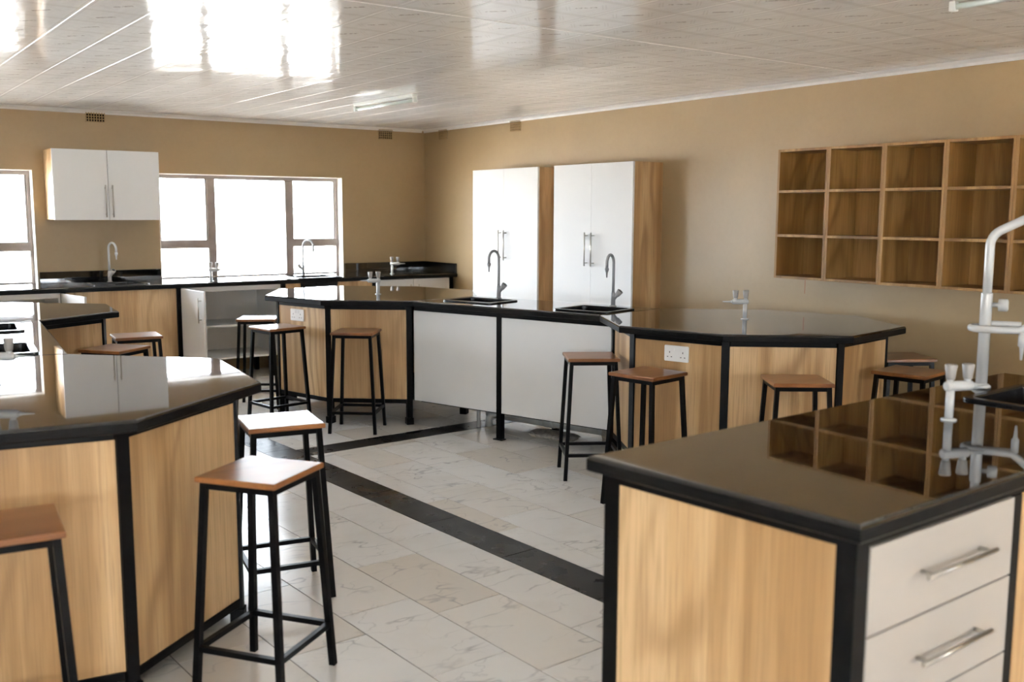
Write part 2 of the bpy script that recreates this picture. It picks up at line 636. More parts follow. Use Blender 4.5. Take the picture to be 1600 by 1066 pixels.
def make_window(name, axis, pos, a0, a1, label, sgn, hidden=False):
    """window in a wall: frame set back 0.1 in the opening"""
    z0, z1 = WIN_Z
    cx = (a0 + a1) / 2
    org = (cx, pos + sgn * 0.12, z0) if axis == 'y' else (pos + sgn * 0.12, cx, z0)
    root = struct(empty(name, org), label, 'window')
    fy = pos + sgn * 0.10
    fd = 0.05

    def member(nm, a, b, za, zb, m='frame_bronze', d=fd, off=0.0, par=root):
        y0, y1 = sorted((fy + sgn * off, fy + sgn * (off + d)))
        mb = MB()
        if axis == 'y':
            mb.box(a, b, y0, y1, za, zb, 0.004 if m != 'window_glass' else 0)
        else:
            mb.box(y0, y1, a, b, za, zb, 0.004 if m != 'window_glass' else 0)
        return mb.build(nm, m, par, org)
    e = 0.002
    fwid = 0.034
    member('frame', a0 + e, a0 + fwid, z0 + e, z1 - e)
    member('frame', a1 - fwid, a1 - e, z0 + e, z1 - e)
    member('frame', a0 + fwid, a1 - fwid, z1 - 0.042, z1 - e)
    member('frame', a0 + fwid, a1 - fwid, z0 + e, z0 + 0.03)
    wd = a1 - a0
    ma, mb_ = a0 + wd * 0.283, a0 + wd * 0.708
    mw = 0.078
    for m_ in (ma, mb_):
        member('mullion', m_ - mw / 2, m_ + mw / 2, z0 + 0.03, z1 - 0.042)
    zt0, zt1 = 1.172, 1.252
    segs = [(a0 + fwid, ma - mw / 2), (ma + mw / 2, mb_ - mw / 2), (mb_ + mw / 2, a1 - fwid)]
    for i, (a, b) in enumerate(segs):
        if i == 1:
            member('pane', a, b, z0 + 0.03, z1 - 0.042, 'window_glass', 0.005, 0.022)
        else:
            member('transom', a, b, zt0, zt1)
            sa = member('opening_sash', a, a + 0.014, zt1, z1 - 0.042, d=0.03, off=0.012)
            member('opening_sash', b - 0.014, b, zt1, z1 - 0.042, d=0.03, off=0.012)
            member('pane', a + 0.014, b - 0.014, zt1, z1 - 0.042, 'window_glass', 0.005, 0.022)
            member('pane', a, b, z0 + 0.03, zt0, 'window_glass', 0.005, 0.022)
    # pale painted reveal lining the opening
    d0, d1 = sorted((pos + sgn * 0.001, fy))
    t = 0.006
    mb = MB()
    if axis == 'y':
        mb.box(a0, a0 + t, d0, d1, z0, z1).box(a1 - t, a1, d0, d1, z0, z1).box(a0 + t, a1 - t, d0, d1, z1 - t, z1)
    else:
        mb.box(d0, d1, a0, a0 + t, z0, z1).box(d0, d1, a1 - t, a1, z0, z1).box(d0, d1, a0 + t, a1 - t, z1 - t, z1)
    mb.build('reveal', 'plaster_reveal', root, org)
    # sill board
    mb = MB()
    if axis == 'y':
        mb.box(a0 + t, a1 - t, d0, d1, z0, z0 + 0.0195)
    else:
        mb.box(d0, d1, a0 + t, a1 - t, z0, z0 + 0.0195)
    mb.build('sill', 'black_worktop' if pos == YA else 'plaster_reveal', root, org)
    return root


make_window('window_1', 'y', YA, *WIN_A[1], 'bronze framed window cut off by the left edge of the picture', 1)
make_window('window_2', 'y', YA, *WIN_A[0], 'wide bronze framed window with three lights right of the wall cupboard', 1)
make_window('window_3', 'y', YA, *WIN_A[2], 'bronze framed window at the far left of the counter wall', 1)
for i, (a, b) in enumerate(WIN_N):
    make_window('window_%d' % (4 + i), 'y', YN, a, b, 'bronze framed window in the wall behind the viewer, the one %s' % ('near the left end wall', 'near the cubby shelf wall')[i], -1)
for i, (a, b) in enumerate(WIN_L):
    make_window('window_%d' % (7 + i), 'x', XL, a, b, 'unseen bronze framed window added to the left end wall for its light, the one %s' % ('next to the room corner', 'farther from the corner')[i], -1)

# ------------------------------------------------------------------ ceiling panels
ceil_root = struct(empty('ceiling', (1, 3, ZC)), 'glossy printed plastic panel ceiling', 'ceiling')
JY = 3.86
PW = 0.268
x = 3.63 - PW / 2
while x > XL:
    x -= PW
edges = []
while x < XB:
    edges.append(x)
    x += PW
meshes = {}
for ys in ((YN, JY - 0.006), (JY + 0.006, YA)):
    for x0 in edges:
        a, b = max(x0 + 0.0005, XL), min(x0 + PW - 0.0005, XB)
        key = (round(b - a, 4), ys)
        cx, cy = (a + b) / 2, (ys[0] + ys[1]) / 2
        if key not in meshes:
            hw, hl = (b - a) / 2, (ys[1] - ys[0]) / 2
            mb = MB()
            # shallow bevelled lower face so that each joint reads as a groove
            pl = [Vector((-hw, -hl)), Vector((hw, -hl)), Vector((hw, hl)), Vector((-hw, hl))]
            q = [Vector((-hw + .002, -hl)), Vector((hw - .002, -hl)), Vector((hw - .002, hl)), Vector((-hw + .002, hl))]
            vs = [(p.x, p.y, 0.012) for p in pl] + [(p.x, p.y, 0.0015) for p in pl] + [(p.x, p.y, 0.0) for p in q]
            fs = [(0, 1, 2, 3), (8, 9, 10, 11)]
            for r_ in (0, 4):
                for i in range(4):
                    j = (i + 1) % 4
                    fs.append((r_ + i, r_ + j, r_ + 4 + j, r_ + 4 + i))
            mb.add(vs, fs)
            ob = mb.build('ceiling_panel', 'ceiling_pvc', ceil_root)
            meshes[key] = ob.data
        else:
            ob = bpy.data.objects.new('ceiling_panel', meshes[key])
            COL.objects.link(ob)
            ob.parent = ceil_root
        ob.location = (cx - 1, cy - 3, 0)
MB().box(XL, XB, JY - 0.018, JY + 0.018, ZC - 0.003, ZC - 0.0005).build('joint_strip', 'ceiling_pvc', ceil_root, (1, 3, ZC))
MB().box(XL - WT, XB + WT, YN - WT, YA + WT, ZC + 0.013, ZC + 0.05).build('ceiling_backing', 'roof_sheet', ceil_root, (1, 3, ZC))


def cornice(name, a, b, n, label):
    """small coving along a->b, n pointing into the room"""
    a, b, n = Vector(a), Vector(b), Vector(n)
    prof = [(0, -0.034), (0.006, -0.034), (0.012, -0.018), (0.026, -0.008), (0.034, -0.003), (0.034, -0.0005), (0, -0.0005)]
    vs = []
    for p in (a, b):
        for o_, z in prof:
            vs.append((p.x + n.x * o_, p.y + n.y * o_, ZC + z))
    m_ = len(prof)
    fs = [tuple(range(m_)), tuple(range(2 * m_ - 1, m_ - 1, -1))]
    for i in range(m_):
        j = (i + 1) % m_
        fs.append((i, j, m_ + j, m_ + i))
    struct(MB().add(vs, fs).build(name, 'cornice_white'), label, 'trim')


cornice('trim_1', (XL, YA), (XB - .035, YA), (0, -1), 'white coving where the window wall meets the ceiling')
cornice('trim_2', (XB, YN), (XB, YA), (-1, 0), 'white coving where the shelf wall meets the ceiling')
cornice('trim_3', (XL + .035, YN), (XB - .035, YN), (0, 1), 'white coving on the wall behind the viewer')
cornice('trim_4', (XL, YN), (XL, YA - .035), (1, 0), 'white coving on the left end wall')

# ------------------------------------------------------------------ floor tiles
floor_root = struct(empty('floor', (0, 0, 0)), 'floor of marbled white tiles with a black tile band', 'floor')
MB().box(XL, XB, YN, YA, -0.1, -0.0025).build('grout_bed', 'grout', floor_root)
EU, EV = Vector((0.99872, 0.0506)), Vector((-0.0506, 0.99872))
TU, TV, GAP = 0.308, 0.609, 0.005
BU0, BU1 = 2.602, 2.805
BV0, BV1 = 5.50, 5.70
room = [((XL, YN), (XB, YN)), ((XB, YN), (XB, YA)), ((XB, YA), (XL, YA)), ((XL, YA), (XL, YN))]


def uv(u, v):
    return EU * u + EV * v


def in_view(c):
    d = Vector((c.x, c.y, 0)) - Vector((0, 0, CAM_H))
    z = d.dot(fw)
    if z < 0.3:
        return 0
    px, py = 800 + F_PX * d.dot(rt2) / z, 533 - F_PX * d.dot(up2) / z
    return 1 / z if -60 < px < 1660 and py < 1180 else 0


cells = []     # (polygon, kind)


def column(u0, u1, off):
    kmin = int((YN - 1 - off) / TV)
    for kk in range(kmin, int((YA + 2 - off) / TV) + 1):
        v0, v1 = off + kk * TV, off + (kk + 1) * TV
        parts = [(v0, v1)]
        if u0 >= BU1 - 0.01:    # the cross band runs to the right only
            parts = []
            if v0 < BV0:
                parts.append((v0, min(v1, BV0)))
            if v1 > BV1:
                parts.append((max(v0, BV1), v1))
        for a, b in parts:
            if b - a > 0.03:
                cells.append(((u0, u1, a, b), 'tile'))


u, i = 2.341, 0
column(2.341, BU0, 0.126)
while u > XL - 0.6:
    column(u - TU, u, 0.545 if i % 2 == 0 else 0.124)
    u -= TU
    i += 1
column(BU1, 2.941, 0.549)
u, i = 2.941, 0
while u < XB + 0.8:
    column(u, u + 0.303, 0.115 if i % 2 == 0 else 0.540)
    u += 0.303
    i += 1
v = -4.0
while v < YA + 1:
    cells.append(((BU0, BU1, v, v + TV), 'band'))
    v += TV
u = BU1
while u < XB + 0.6:
    cells.append(((u, u + TV, BV0, BV1), 'band'))
    u += TV
todo = []
for (u0, u1, v0, v1), kind in cells:
    g_ = GAP / 2
    poly = [uv(u0 + g_, v0 + g_), uv(u1 - g_, v0 + g_), uv(u1 - g_, v1 - g_), uv(u0 + g_, v1 - g_)]
    full = True
    for a, b in room:
        q = clip(poly, a, b)
        if len(q) != 4 or any((x_ - y_).length > 1e-5 for x_, y_ in zip(q, poly)):
            full = False
        poly = q
        if len(poly) < 3:
            break
    if len(poly) < 3 or abs(area(poly)) < 0.0008:
        continue
    c = sum(poly, Vector((0, 0))) / len(poly)
    todo.append((max([in_view(c)] + [in_view(p_) for p_ in poly]), poly, c, kind, full, (round(u1 - u0, 3), round(v1 - v0, 3))))
todo.sort(key=lambda t_: -t_[0])
shared = {}
rest = {'tile': MB(), 'band': MB()}
nt = {'tile': 0, 'band': 0}
for vis, poly, c, kind, full, size in todo:
    mat = 'marble_tile' if kind == 'tile' else 'black_tile'
    nm = 'floor_tile' if kind == 'tile' else 'black_tile'
    if vis > 0 and nt[kind] < 295:
        nt[kind] += 1
        key = (kind, size)
        if full and key in shared:
            ob = bpy.data.objects.new(nm, shared[key])
            COL.objects.link(ob)
            ob.parent = floor_root
        else:
            ob = MB().prism([p_ - c for p_ in poly], -0.0025, 0.0).build(nm, mat, floor_root)
            if full:
                shared[key] = ob.data
        ob.location = (c.x, c.y, 0)
    else:
        rest[kind].prism(poly, -0.0025, 0.0)
for kind, mat in (('tile', 'marble_tile'), ('band', 'black_tile')):
    if rest[kind].v:
        o = rest[kind].build('outlying_tiles' if kind == 'tile' else 'outlying_band_tiles', mat, floor_root)
        o['kind'] = 'stuff'

# ------------------------------------------------------------------ worktops and island benches
TOP, SLAB = 0.90, 0.04
UND = TOP - SLAB


def boolean_cut(ob, boxes):
    """cut rectangular holes (centre, half sizes, angle) through a worktop mesh, for good"""
    for (cx, cy, hx, hy, ang) in boxes:
        ca, sa = math.cos(ang), math.sin(ang)
        poly = [(cx + ca * a - sa * b, cy + sa * a + ca * b) for a, b in ((-hx, -hy), (hx, -hy), (hx, hy), (-hx, hy))]
        cut = MB().prism(poly, UND - 0.1, TOP + 0.1).build('cutter', 'black_worktop')
        md = ob.modifiers.new('cut', 'BOOLEAN')
        md.operation = 'DIFFERENCE'
        md.solver = 'EXACT'
        md.object = cut
        bpy.context.view_layer.update()
        dg = bpy.context.evaluated_depsgraph_get()
        me = bpy.data.meshes.new_from_object(ob.evaluated_get(dg))
        ob.modifiers.clear()
        old = ob.data
        ob.data = me
        bpy.data.meshes.remove(old)
        bpy.data.objects.remove(cut, do_unlink=True)


def worktop(name, poly, label, cuts=(), group=None):
    poly = [Vector(p) for p in poly]
    if area(poly) < 0:
        poly = poly[::-1]
    c = sum(poly, Vector((0, 0))) / len(poly)
    org = (c.x, c.y, UND)
    ob = MB().prism(poly, UND, TOP, 0.009, 0.004).build(name, 'black_worktop', None, org)
    ob.data.materials.append(MAT['black_edge'])
    if cuts:
        boolean_cut(ob, cuts)
    for p_ in ob.data.polygons:
        p_.material_index = 0 if p_.normal.z > 0.35 else 1
    tag(ob, label, 'worktop', group)
    return ob


def panel_on_edge(a, b, z0, z1, t, gap0, gap1, n_in):
    """board along edge a->b, outer face on the edge, thickness inwards"""
    d = (b - a).normalized()
    p, q = a + d * gap0, b - d * gap1
    return MB().prism([p, q, q + n_in * t, p + n_in * t], z0, z1, 0.0012)


def bench(name, poly, over, label, skip=(), board='oak_laminate', boards=None, zlow=0.185, mids=None, feet=True, cat='bench', corners=True):
    """steel framed bench body below a worktop; skip lists edges that join another bench"""
    poly = [Vector(p) for p in poly]
    rev = area(poly) < 0
    n = len(poly)
    if rev:
        poly = poly[::-1]
        remap = {(n - 2 - i) % n: i for i in range(n)}   # reversed edge index -> given edge index
    else:
        remap = {i: i for i in range(n)}
    ov = [over if not isinstance(over, dict) else over.get(remap[i], over['*']) for i in range(n)]
    ip = inset(poly, ov)
    c = sum(ip, Vector((0, 0))) / n
    org = (c.x, c.y, 0)
    root = tag(empty(name, org), label, cat)
    PS = 0.04
    dirs = [(ip[(i + 1) % n] - ip[i]).normalized() for i in range(n)]
    nin = [Vector((-d.y, d.x)) for d in dirs]
    for i in range(n if corners else 0):
        # post stands just inside the corner, turned to its bisector
        bis = (nin[i - 1] + nin[i]).normalized()
        pc = ip[i] + bis * (PS * 0.55)
        ang = math.atan2(bis.y, bis.x)
        ca, sa = math.cos(ang), math.sin(ang)
        h = PS / 2
        pl = [(pc.x + ca * a - sa * b, pc.y + sa * a + ca * b) for a, b in ((-h, -h), (h, -h), (h, h), (-h, h))]
        post = MB().prism(pl, 0.05, UND, 0.002).build('post', 'black_steel', root, org)
        if feet:
            h = PS / 2 + 0.006
            pl = [(pc.x + ca * a - sa * b, pc.y + sa * a + ca * b) for a, b in ((-h, -h), (h, -h), (h, h), (-h, h))]
            MB().prism(pl, 0.0, 0.05, 0.003).build('foot', 'black_steel', post, org)
    for i in range(n):
        a, b = ip[i], ip[(i + 1) % n]
        d, ni = dirs[i], nin[i]
        e0 = 0.028
        gi = remap[i]
        if corners or gi not in skip:
            panel_on_edge(a, b, UND - 0.032, UND, 0.03, e0, e0, ni).build('top_rail', 'black_steel', root, org)
        if gi in skip:
            continue
        sh = ni * (0.0 if corners else 0.16)
        panel_on_edge(a + sh, b + sh, zlow - 0.03, zlow - 0.017 if not corners else zlow - 0.001, 0.03, e0, e0, ni).build('bottom_rail', 'black_steel', root, org)
        spl = [0.0] + list((mids or {}).get(gi, [])) + [1.0]
        L = (b - a).length
        bd = (boards or {}).get(gi, board)
        for j in range(len(spl) - 1):
            g0 = e0 - 0.004 if j == 0 else 0.021
            g1 = e0 - 0.004 if j == len(spl) - 2 else 0.021
            pa, pb = a + d * (L * spl[j]), a + d * (L * spl[j + 1])
            panel_on_edge(pa + ni * 0.004, pb + ni * 0.004, zlow, UND - 0.033, 0.018, g0, g1, ni).build('panel', bd, root, org)
            if j:
                pm = pa + ni * 0.02
                post = MB().prism([pm - d * .02 - ni * .02, pm + d * .02 - ni * .02, pm + d * .02 + ni * .02, pm - d * .02 + ni * .02], 0.006, UND - 0.001, 0.002).build('post', 'black_steel', root, org)
                MB().prism([pm - d * .045 - ni * .024, pm + d * .03 - ni * .024, pm + d * .03 + ni * .024, pm - d * .045 + ni * .024], 0.0, 0.006).build('foot_plate', 'black_steel', post, org)
    MB().prism(inset(ip, 0.045), zlow - 0.016, zlow - 0.002).build('bottom_board', 'plinth_dark', root, org)
    return root


# island on the right: a far octagon, a sink run and a near octagon
OR = [(3.922, 4.516), (3.637, 4.026), (3.805, 3.422), (4.305, 3.002), (4.923, 3.105), (5.208, 3.595), (5.04, 4.199), (4.54, 4.619)]
OF = [(x_ - 0.835, y_ + 2.983) for x_, y_ in OR]
OF[0] = (3.13, 7.54)
SFR = [OF[3], OF[4], OR[7], OR[0]]
OL = [(0.185, 3.076), (0.785, 2.976), (1.338, 3.401), (1.418, 4.064), (0.93, 4.56), (0.33, 4.66), (-0.223, 4.235), (-0.303, 3.572)]
OM = [(0.50, 6.193), (1.101, 6.093), (1.604, 6.381), (1.668, 6.938), (1.16, 7.42), (0.559, 7.519), (0.056, 7.231), (-0.008, 6.674)]
SML = [OL[4], OL[5], OM[0], OM[1]]
GJ = 0.0008


def shrink(poly, d=GJ):
    pl = [Vector(p) for p in poly]
    if area(pl) < 0:
        return inset(pl[::-1], d)
    return inset(pl, d)


ANG_FR = math.atan2(OR[0][1] - OF[3][1], OR[0][0] - OF[3][0])
ANG_ML = math.atan2(OM[1][1] - OL[4][1], OM[1][0] - OL[4][0])
SINKS = {
    'FR1': (3.862, 5.715, 0.215, 0.165, ANG_FR), 'FR2': (4.115, 4.79, 0.205, 0.175, ANG_FR),
    'ML1': (0.775, 5.755, 0.205, 0.175, ANG_ML), 'ML2': (0.672, 4.835, 0.205, 0.175, ANG_ML),
    'N': (3.33, 1.575, 0.215, 0.185, 0.04), 'A1': (2.205, 8.79, 0.225, 0.19, 0.0), 'A3': (3.98, 8.735, 0.225, 0.19, 0.0),
}


def cut_of(k_):
    cx, cy, hx, hy, an = SINKS[k_]
    return (cx, cy, hx - 0.018, hy - 0.018, an)


worktop('octagonal_worktop', shrink(OR), 'black octagonal worktop nearest the cubby shelf, with a gas tap at its centre')
worktop('octagonal_worktop', shrink(OF), 'black octagonal worktop in the middle distance, in front of the wide window')
worktop('octagonal_worktop', shrink(OL), 'large black octagonal worktop at the left foreground reflecting the wall cupboard')
worktop('octagonal_worktop', shrink(OM), 'black octagonal worktop at the far left, partly out of the picture')
worktop('sink_worktop', shrink(SFR), 'straight black worktop holding two sinks in front of the white cupboards', [cut_of('FR1'), cut_of('FR2')])
worktop('sink_worktop', shrink(SML), 'straight black worktop with two sinks joining the two left octagons', [cut_of('ML1'), cut_of('ML2')])

bench('octagonal_bench', OR, 0.08, 'oak panelled octagonal bench body with a double socket, near the cubby shelf', skip=(7,))
bench('octagonal_bench', OF, 0.08, 'oak panelled octagonal bench body in the middle distance with a stool against its front', skip=(3,))
bench('octagonal_bench', OL, 0.08, 'oak panelled octagonal bench body at the left foreground', skip=(4,), zlow=0.09)
bench('octagonal_bench', OM, 0.08, 'oak panelled octagonal bench body at the far left', skip=(0,))
bench('sink_bench', SFR, {'*': -0.068, 1: 0.05, 3: 0.05}, 'white panelled sink bench joining the two right octagons', skip=(0, 2), board='white_board', mids={3: [0.47], 1: [0.5]}, corners=False)
bench('sink_bench', SML, {'*': -0.068, 1: 0.05, 3: 0.05}, 'white panelled sink bench joining the two left octagons', skip=(0, 2), board='white_board', mids={3: [0.5], 1: [0.5]}, corners=False)

# ------------------------------------------------------------------ near right bench with drawers
NP = [(1.593, 1.876), (1.667, 1.125), (3.852, 1.195), (3.79, 1.968)]
worktop('drawer_worktop', NP, 'black rectangular worktop at the right foreground reflecting the cubby shelf', [cut_of('N')])


def bar_handle(par, org, p0, p1, out, r=0.0055, stand=0.03):
    """bar handle with two stand-offs between p0 and p1; out points away from the board"""
    p0, p1, out = Vector(p0), Vector(p1), Vector(out)
    d = (p1 - p0).normalized()
    mb = MB()
    mb.tube([p0 + out * stand, p1 + out * stand], r, 10)
    for q in (p0 + d * 0.025, p1 - d * 0.025):
        mb.tube([q + out * 0.0005, q + out * stand], r * 0.8, 8)
    return mb.build('handle', 'brushed_steel', par, org)


def drawer_bench():
    poly = [Vector(p) for p in NP]
    ip = inset(poly, [0.035, 0.028, 0.03, 0.03])
    c = sum(ip, Vector((0, 0))) / 4
    org = (c.x, c.y, 0)
    root = tag(empty('drawer_bench', org), 'oak and white bench body with drawers at the right foreground', 'bench')
    dirs = [(ip[(i + 1) % 4] - ip[i]).normalized() for i in range(4)]
    nin = [Vector((-d.y, d.x)) for d in dirs]
    h = 0.046
    for i in range(4):
        a, b = dirs[i], -dirs[i - 1]
        p = ip[i]
        MB().prism([p, p + a * h, p + a * h + b * h, p + b * h], 0, UND, 0.003).build('post', 'black_steel', root, org)
    for i in range(4):
        panel_on_edge(ip[i], ip[(i + 1) % 4], UND - 0.026, UND, 0.03, h, h, nin[i]).build('top_rail', 'black_steel', root, org)
        panel_on_edge(ip[i], ip[(i + 1) % 4], 0.10, 0.13, 0.03, h, h, nin[i]).build('bottom_rail', 'black_steel', root, org)
    for i in (0, 2, 3):
        panel_on_edge(ip[i] + nin[i] * 0.004, ip[(i + 1) % 4] + nin[i] * 0.004, 0.131, UND - 0.027, 0.018, h + 0.001, h + 0.001, nin[i]).build('panel', 'oak_laminate', root, org)
    # front: three drawers, a post, then two doors
    a, d, ni = ip[1], dirs[1], nin[1]
    L = (ip[2] - ip[1]).length
    s0, s1 = h + 0.003, 0.66
    out = -ni
    zs = [0.832, 0.634, 0.436, 0.238]
    for j in range(3):
        z1, z0 = zs[j] - 0.002, zs[j + 1] + 0.002
        p, q = a + d * s0 - ni * 0.002, a + d * s1 - ni * 0.002
        dr = MB().prism([p, q, q + ni * 0.018, p + ni * 0.018], z0, z1, 0.0012).build('drawer', 'warm_white_board', root, org)
        zc_ = (z0 + z1) / 2 + 0.002
        ha, hb = a + d * 0.225, a + d * 0.525
        bar_handle(dr, org, (ha.x, ha.y, zc_), (hb.x, hb.y, zc_), (out.x, out.y, 0), 0.006, 0.032)
    p, q = a + d * s0, a + d * s1
    MB().prism([p, q, q + ni * 0.016, p + ni * 0.016], 0.131, 0.236, 0.001).build('plinth_panel', 'warm_white_board', root, org)
    p = a + d * (s1 + 0.003)
    MB().prism([p, p + d * .04, p + d * .04 + ni * .04, p + ni * .04], 0, UND - 0.0275, 0.002).build('post', 'black_steel', root, org)
    s2 = s1 + 0.046
    half = (L - h - s2) / 2
    for j in range(2):
        p, q = a + d * (s2 + j * half + 0.002), a + d * (s2 + (j + 1) * half - 0.002)
        MB().prism([p, q, q + ni * 0.018, p + ni * 0.018], 0.131, UND - 0.029, 0.0012).build('panel', 'oak_laminate', root, org)
    MB().prism(inset(ip, 0.05), 0.134, 0.148).build('bottom_board', 'plinth_dark', root, org)
    return root


drawer_bench()

# ------------------------------------------------------------------ counter along the window wall
CF = 8.56
worktop('wall_worktop', [(XL + .002, CF), (XB - .002, CF), (XB - .002, YA - .002), (XL + .002, YA - .002)],
        'long black worktop running under the windows to the corner', [cut_of('A1'), cut_of('A3')])


def backsplash(name, x0, x1, y0, y1, label):
    cx, cy = (x0 + x1) / 2, (y0 + y1) / 2
    tag(MB().box(x0, x1, y0, y1, TOP, TOP + 0.098, 0.003).build(name, 'black_worktop', None, (cx, cy, TOP)), label, 'backsplash')


backsplash('backsplash', 1.675, 2.69, YA - 0.022, YA - 0.002, 'low black backsplash behind the sink under the wall cupboard')
backsplash('backsplash', 4.54, XB - 0.024, YA - 0.022, YA - 0.002, 'low black backsplash running into the room corner on the window wall')
backsplash('backsplash', XB - 0.022, XB - 0.002, CF + 0.01, YA - 0.002, 'short black backsplash on the cupboard wall at the counter end')
backsplash('backsplash', -1.19, -0.175, YA - 0.022, YA - 0.002, 'low black backsplash between the two leftmost windows')

FY = 8.60   # front plane of the units


def carcass(name, x0, x1, label, z0=0.2, doors=(), shelf=True, cat='cupboard', front=None):
    """open-fronted white unit below the wall worktop"""
    z1 = UND
    cx = (x0 + x1) / 2
    org = (cx, FY, 0)
    root = tag(empty(name, org), label, cat)
    t = 0.016
    yb = YA - 0.01
    ff = FY + (0.0185 if (doors or front) else 0.0)
    MB().box(x0, x0 + t, ff, yb, z0, z1, .001).build('side_panel', 'white_board', root, org)
    MB().box(x1 - t, x1, ff, yb, z0, z1, .001).build('side_panel', 'white_board', root, org)
    MB().box(x0 + t, x1 - t, ff, yb, z0, z0 + t, .001).build('bottom_panel', 'white_board', root, org)
    MB().box(x0 + t, x1 - t, yb - t, yb, z0 + t, z1, .001).build('back_panel', 'white_board', root, org)
    MB().box(x0 + t, x1 - t, ff, ff + t, z1 - 0.045, z1, .001).build('top_rail', 'white_board', root, org)
    if shelf:
        MB().box(x0 + t, x1 - t, FY + 0.04, yb - t, 0.49, 0.49 + t, .001).build('shelf', 'white_board', root, org)
    for px in (x0 + 0.05, x1 - 0.05):
        for py in (FY + 0.09, yb - 0.06):
            MB().box(px - .02, px + .02, py - .02, py + .02, 0, z0, .002).build('leg', 'black_steel', root, org)
    if front == 'oak':
        MB().box(x0, x1, FY, FY + 0.018, z0 - 0.02, z1 - 0.004, .0012).build('front_panel', 'oak_laminate', root, org)
    for (dx0, dx1, hinge, ang) in doors:
        wdt = dx1 - dx0 - 0.003
        hx = dx0 + 0.0015 if hinge == 'l' else dx1 - 0.0015
        sg = 1 if hinge == 'l' else -1
        ca, sa = math.cos(ang), math.sin(ang)
        # closed: runs along +x (hinge l) or -x (hinge r); opens towards -y
        dv = Vector((sg * ca, -sa))
        nv = Vector((sg * -sa, -ca)) if hinge == 'l' else Vector((sa, -ca))     # outward face normal
        p = Vector((hx, FY + 0.018)) if ang == 0 else Vector((hx, FY - 0.014))
        q = p + dv * wdt
        th = 0.017
        dr = MB().prism([p, q, q + nv * th, p + nv * th], z0 - 0.01, z1 - 0.006, .001).build('door', 'white_board', root, org)
        hp = p + dv * (wdt - 0.045) + nv * th
        bar_handle(dr, org, (hp.x, hp.y, z1 - 0.06), (hp.x, hp.y, z1 - 0.27), (nv.x, nv.y, 0), 0.005, 0.03)
    return root


def post_between(x):
    o = MB().box(x - 0.018, x + 0.018, FY - 0.004, FY + 0.036, 0, UND, .002).build('counter_post', 'black_steel', None, (x, FY + .016, 0))
    return o


R90 = math.radians(94)
carcass('base_cupboard', 0.80, 1.715, 'white base cupboard standing open under the leftmost window', doors=[(1.26, 1.715, 'r', math.radians(100))])
carcass('base_cupboard', 1.755, 2.64, 'oak fronted base unit under the sink below the wall cupboard', front='oak', shelf=False, z0=0.15)
carcass('base_cupboard', 2.692, 3.60, 'white base cupboard with its door swung open and a shelf inside', doors=[(2.692, 3.14, 'l', math.radians(84))])
carcass('base_cupboard', 3.645, 4.535, 'oak fronted base unit under the window sink, behind the far octagon', front='oak', shelf=False)
carcass('base_cupboard', 4.58, 5.425, 'white base cupboard with closed doors in the room corner', doors=[(4.58, 5.0025, 'l', 0.0), (5.0025, 5.425, 'r', 0.0)])
carcass('base_cupboard', -0.30, 0.755, 'white base cupboard with closed doors left of the open one', doors=[(-0.30, 0.2275, 'l', 0.0), (0.2275, 0.755, 'r', 0.0)])
for x_, lb in ((1.735, 'slim black counter post beside the open cupboard at the far left'), (2.665, 'slim black counter post left of the cupboard with the open door'),
               (3.6225, 'slim black counter post right of the cupboard with the open door'), (4.5575, 'slim black counter post left of the corner cupboard'),
               (5.451, 'slim black counter post at the right end by the cupboard wall'), (0.7775, 'slim black counter post left of the open cupboard')):
    tag(post_between(x_), lb, 'post')


# ------------------------------------------------------------------ wall cupboard, tall cupboards, cubby shelf
def wall_cupboard():
    x0, x1, y0, y1, z0, z1 = 1.755, 2.615, 8.86, YA - 0.001, 1.445, 2.025
    org = ((x0 + x1) / 2, y1, z0)
    root = tag(empty('wall_cupboard', org), 'white two-door cupboard hung on the wall between the windows', 'cupboard')
    t = 0.018
    yb = y0 + 0.019
    MB().box(x0, x0 + t, yb, y1, z0, z1, .001).build('side_panel', 'oak_laminate', root, org)
    MB().box(x1 - t, x1, yb, y1, z0, z1, .001).build('side_panel', 'oak_laminate', root, org)
    MB().box(x0 + t, x1 - t, yb, y1, z0, z0 + t, .001).build('bottom_panel', 'white_board', root, org)
    MB().box(x0 + t, x1 - t, yb, y1, z1 - t, z1, .001).build('top_panel', 'white_board', root, org)
    MB().box(x0 + t, x1 - t, y1 - 0.006, y1, z0 + t, z1 - t).build('back_panel', 'white_board', root, org)
    xm = 2.187
    for a, b, hx in ((x0, xm - 0.002, xm - 0.028), (xm + 0.002, x1, xm + 0.028)):
        dr = MB().box(a, b, y0, y0 + 0.018, z0 - 0.004, z1, .0012).build('door', 'white_board', root, org)
        bar_handle(dr, org, (hx, y0, 1.465), (hx, y0, 1.735), (0, -1, 0), 0.006, 0.03)


wall_cupboard()


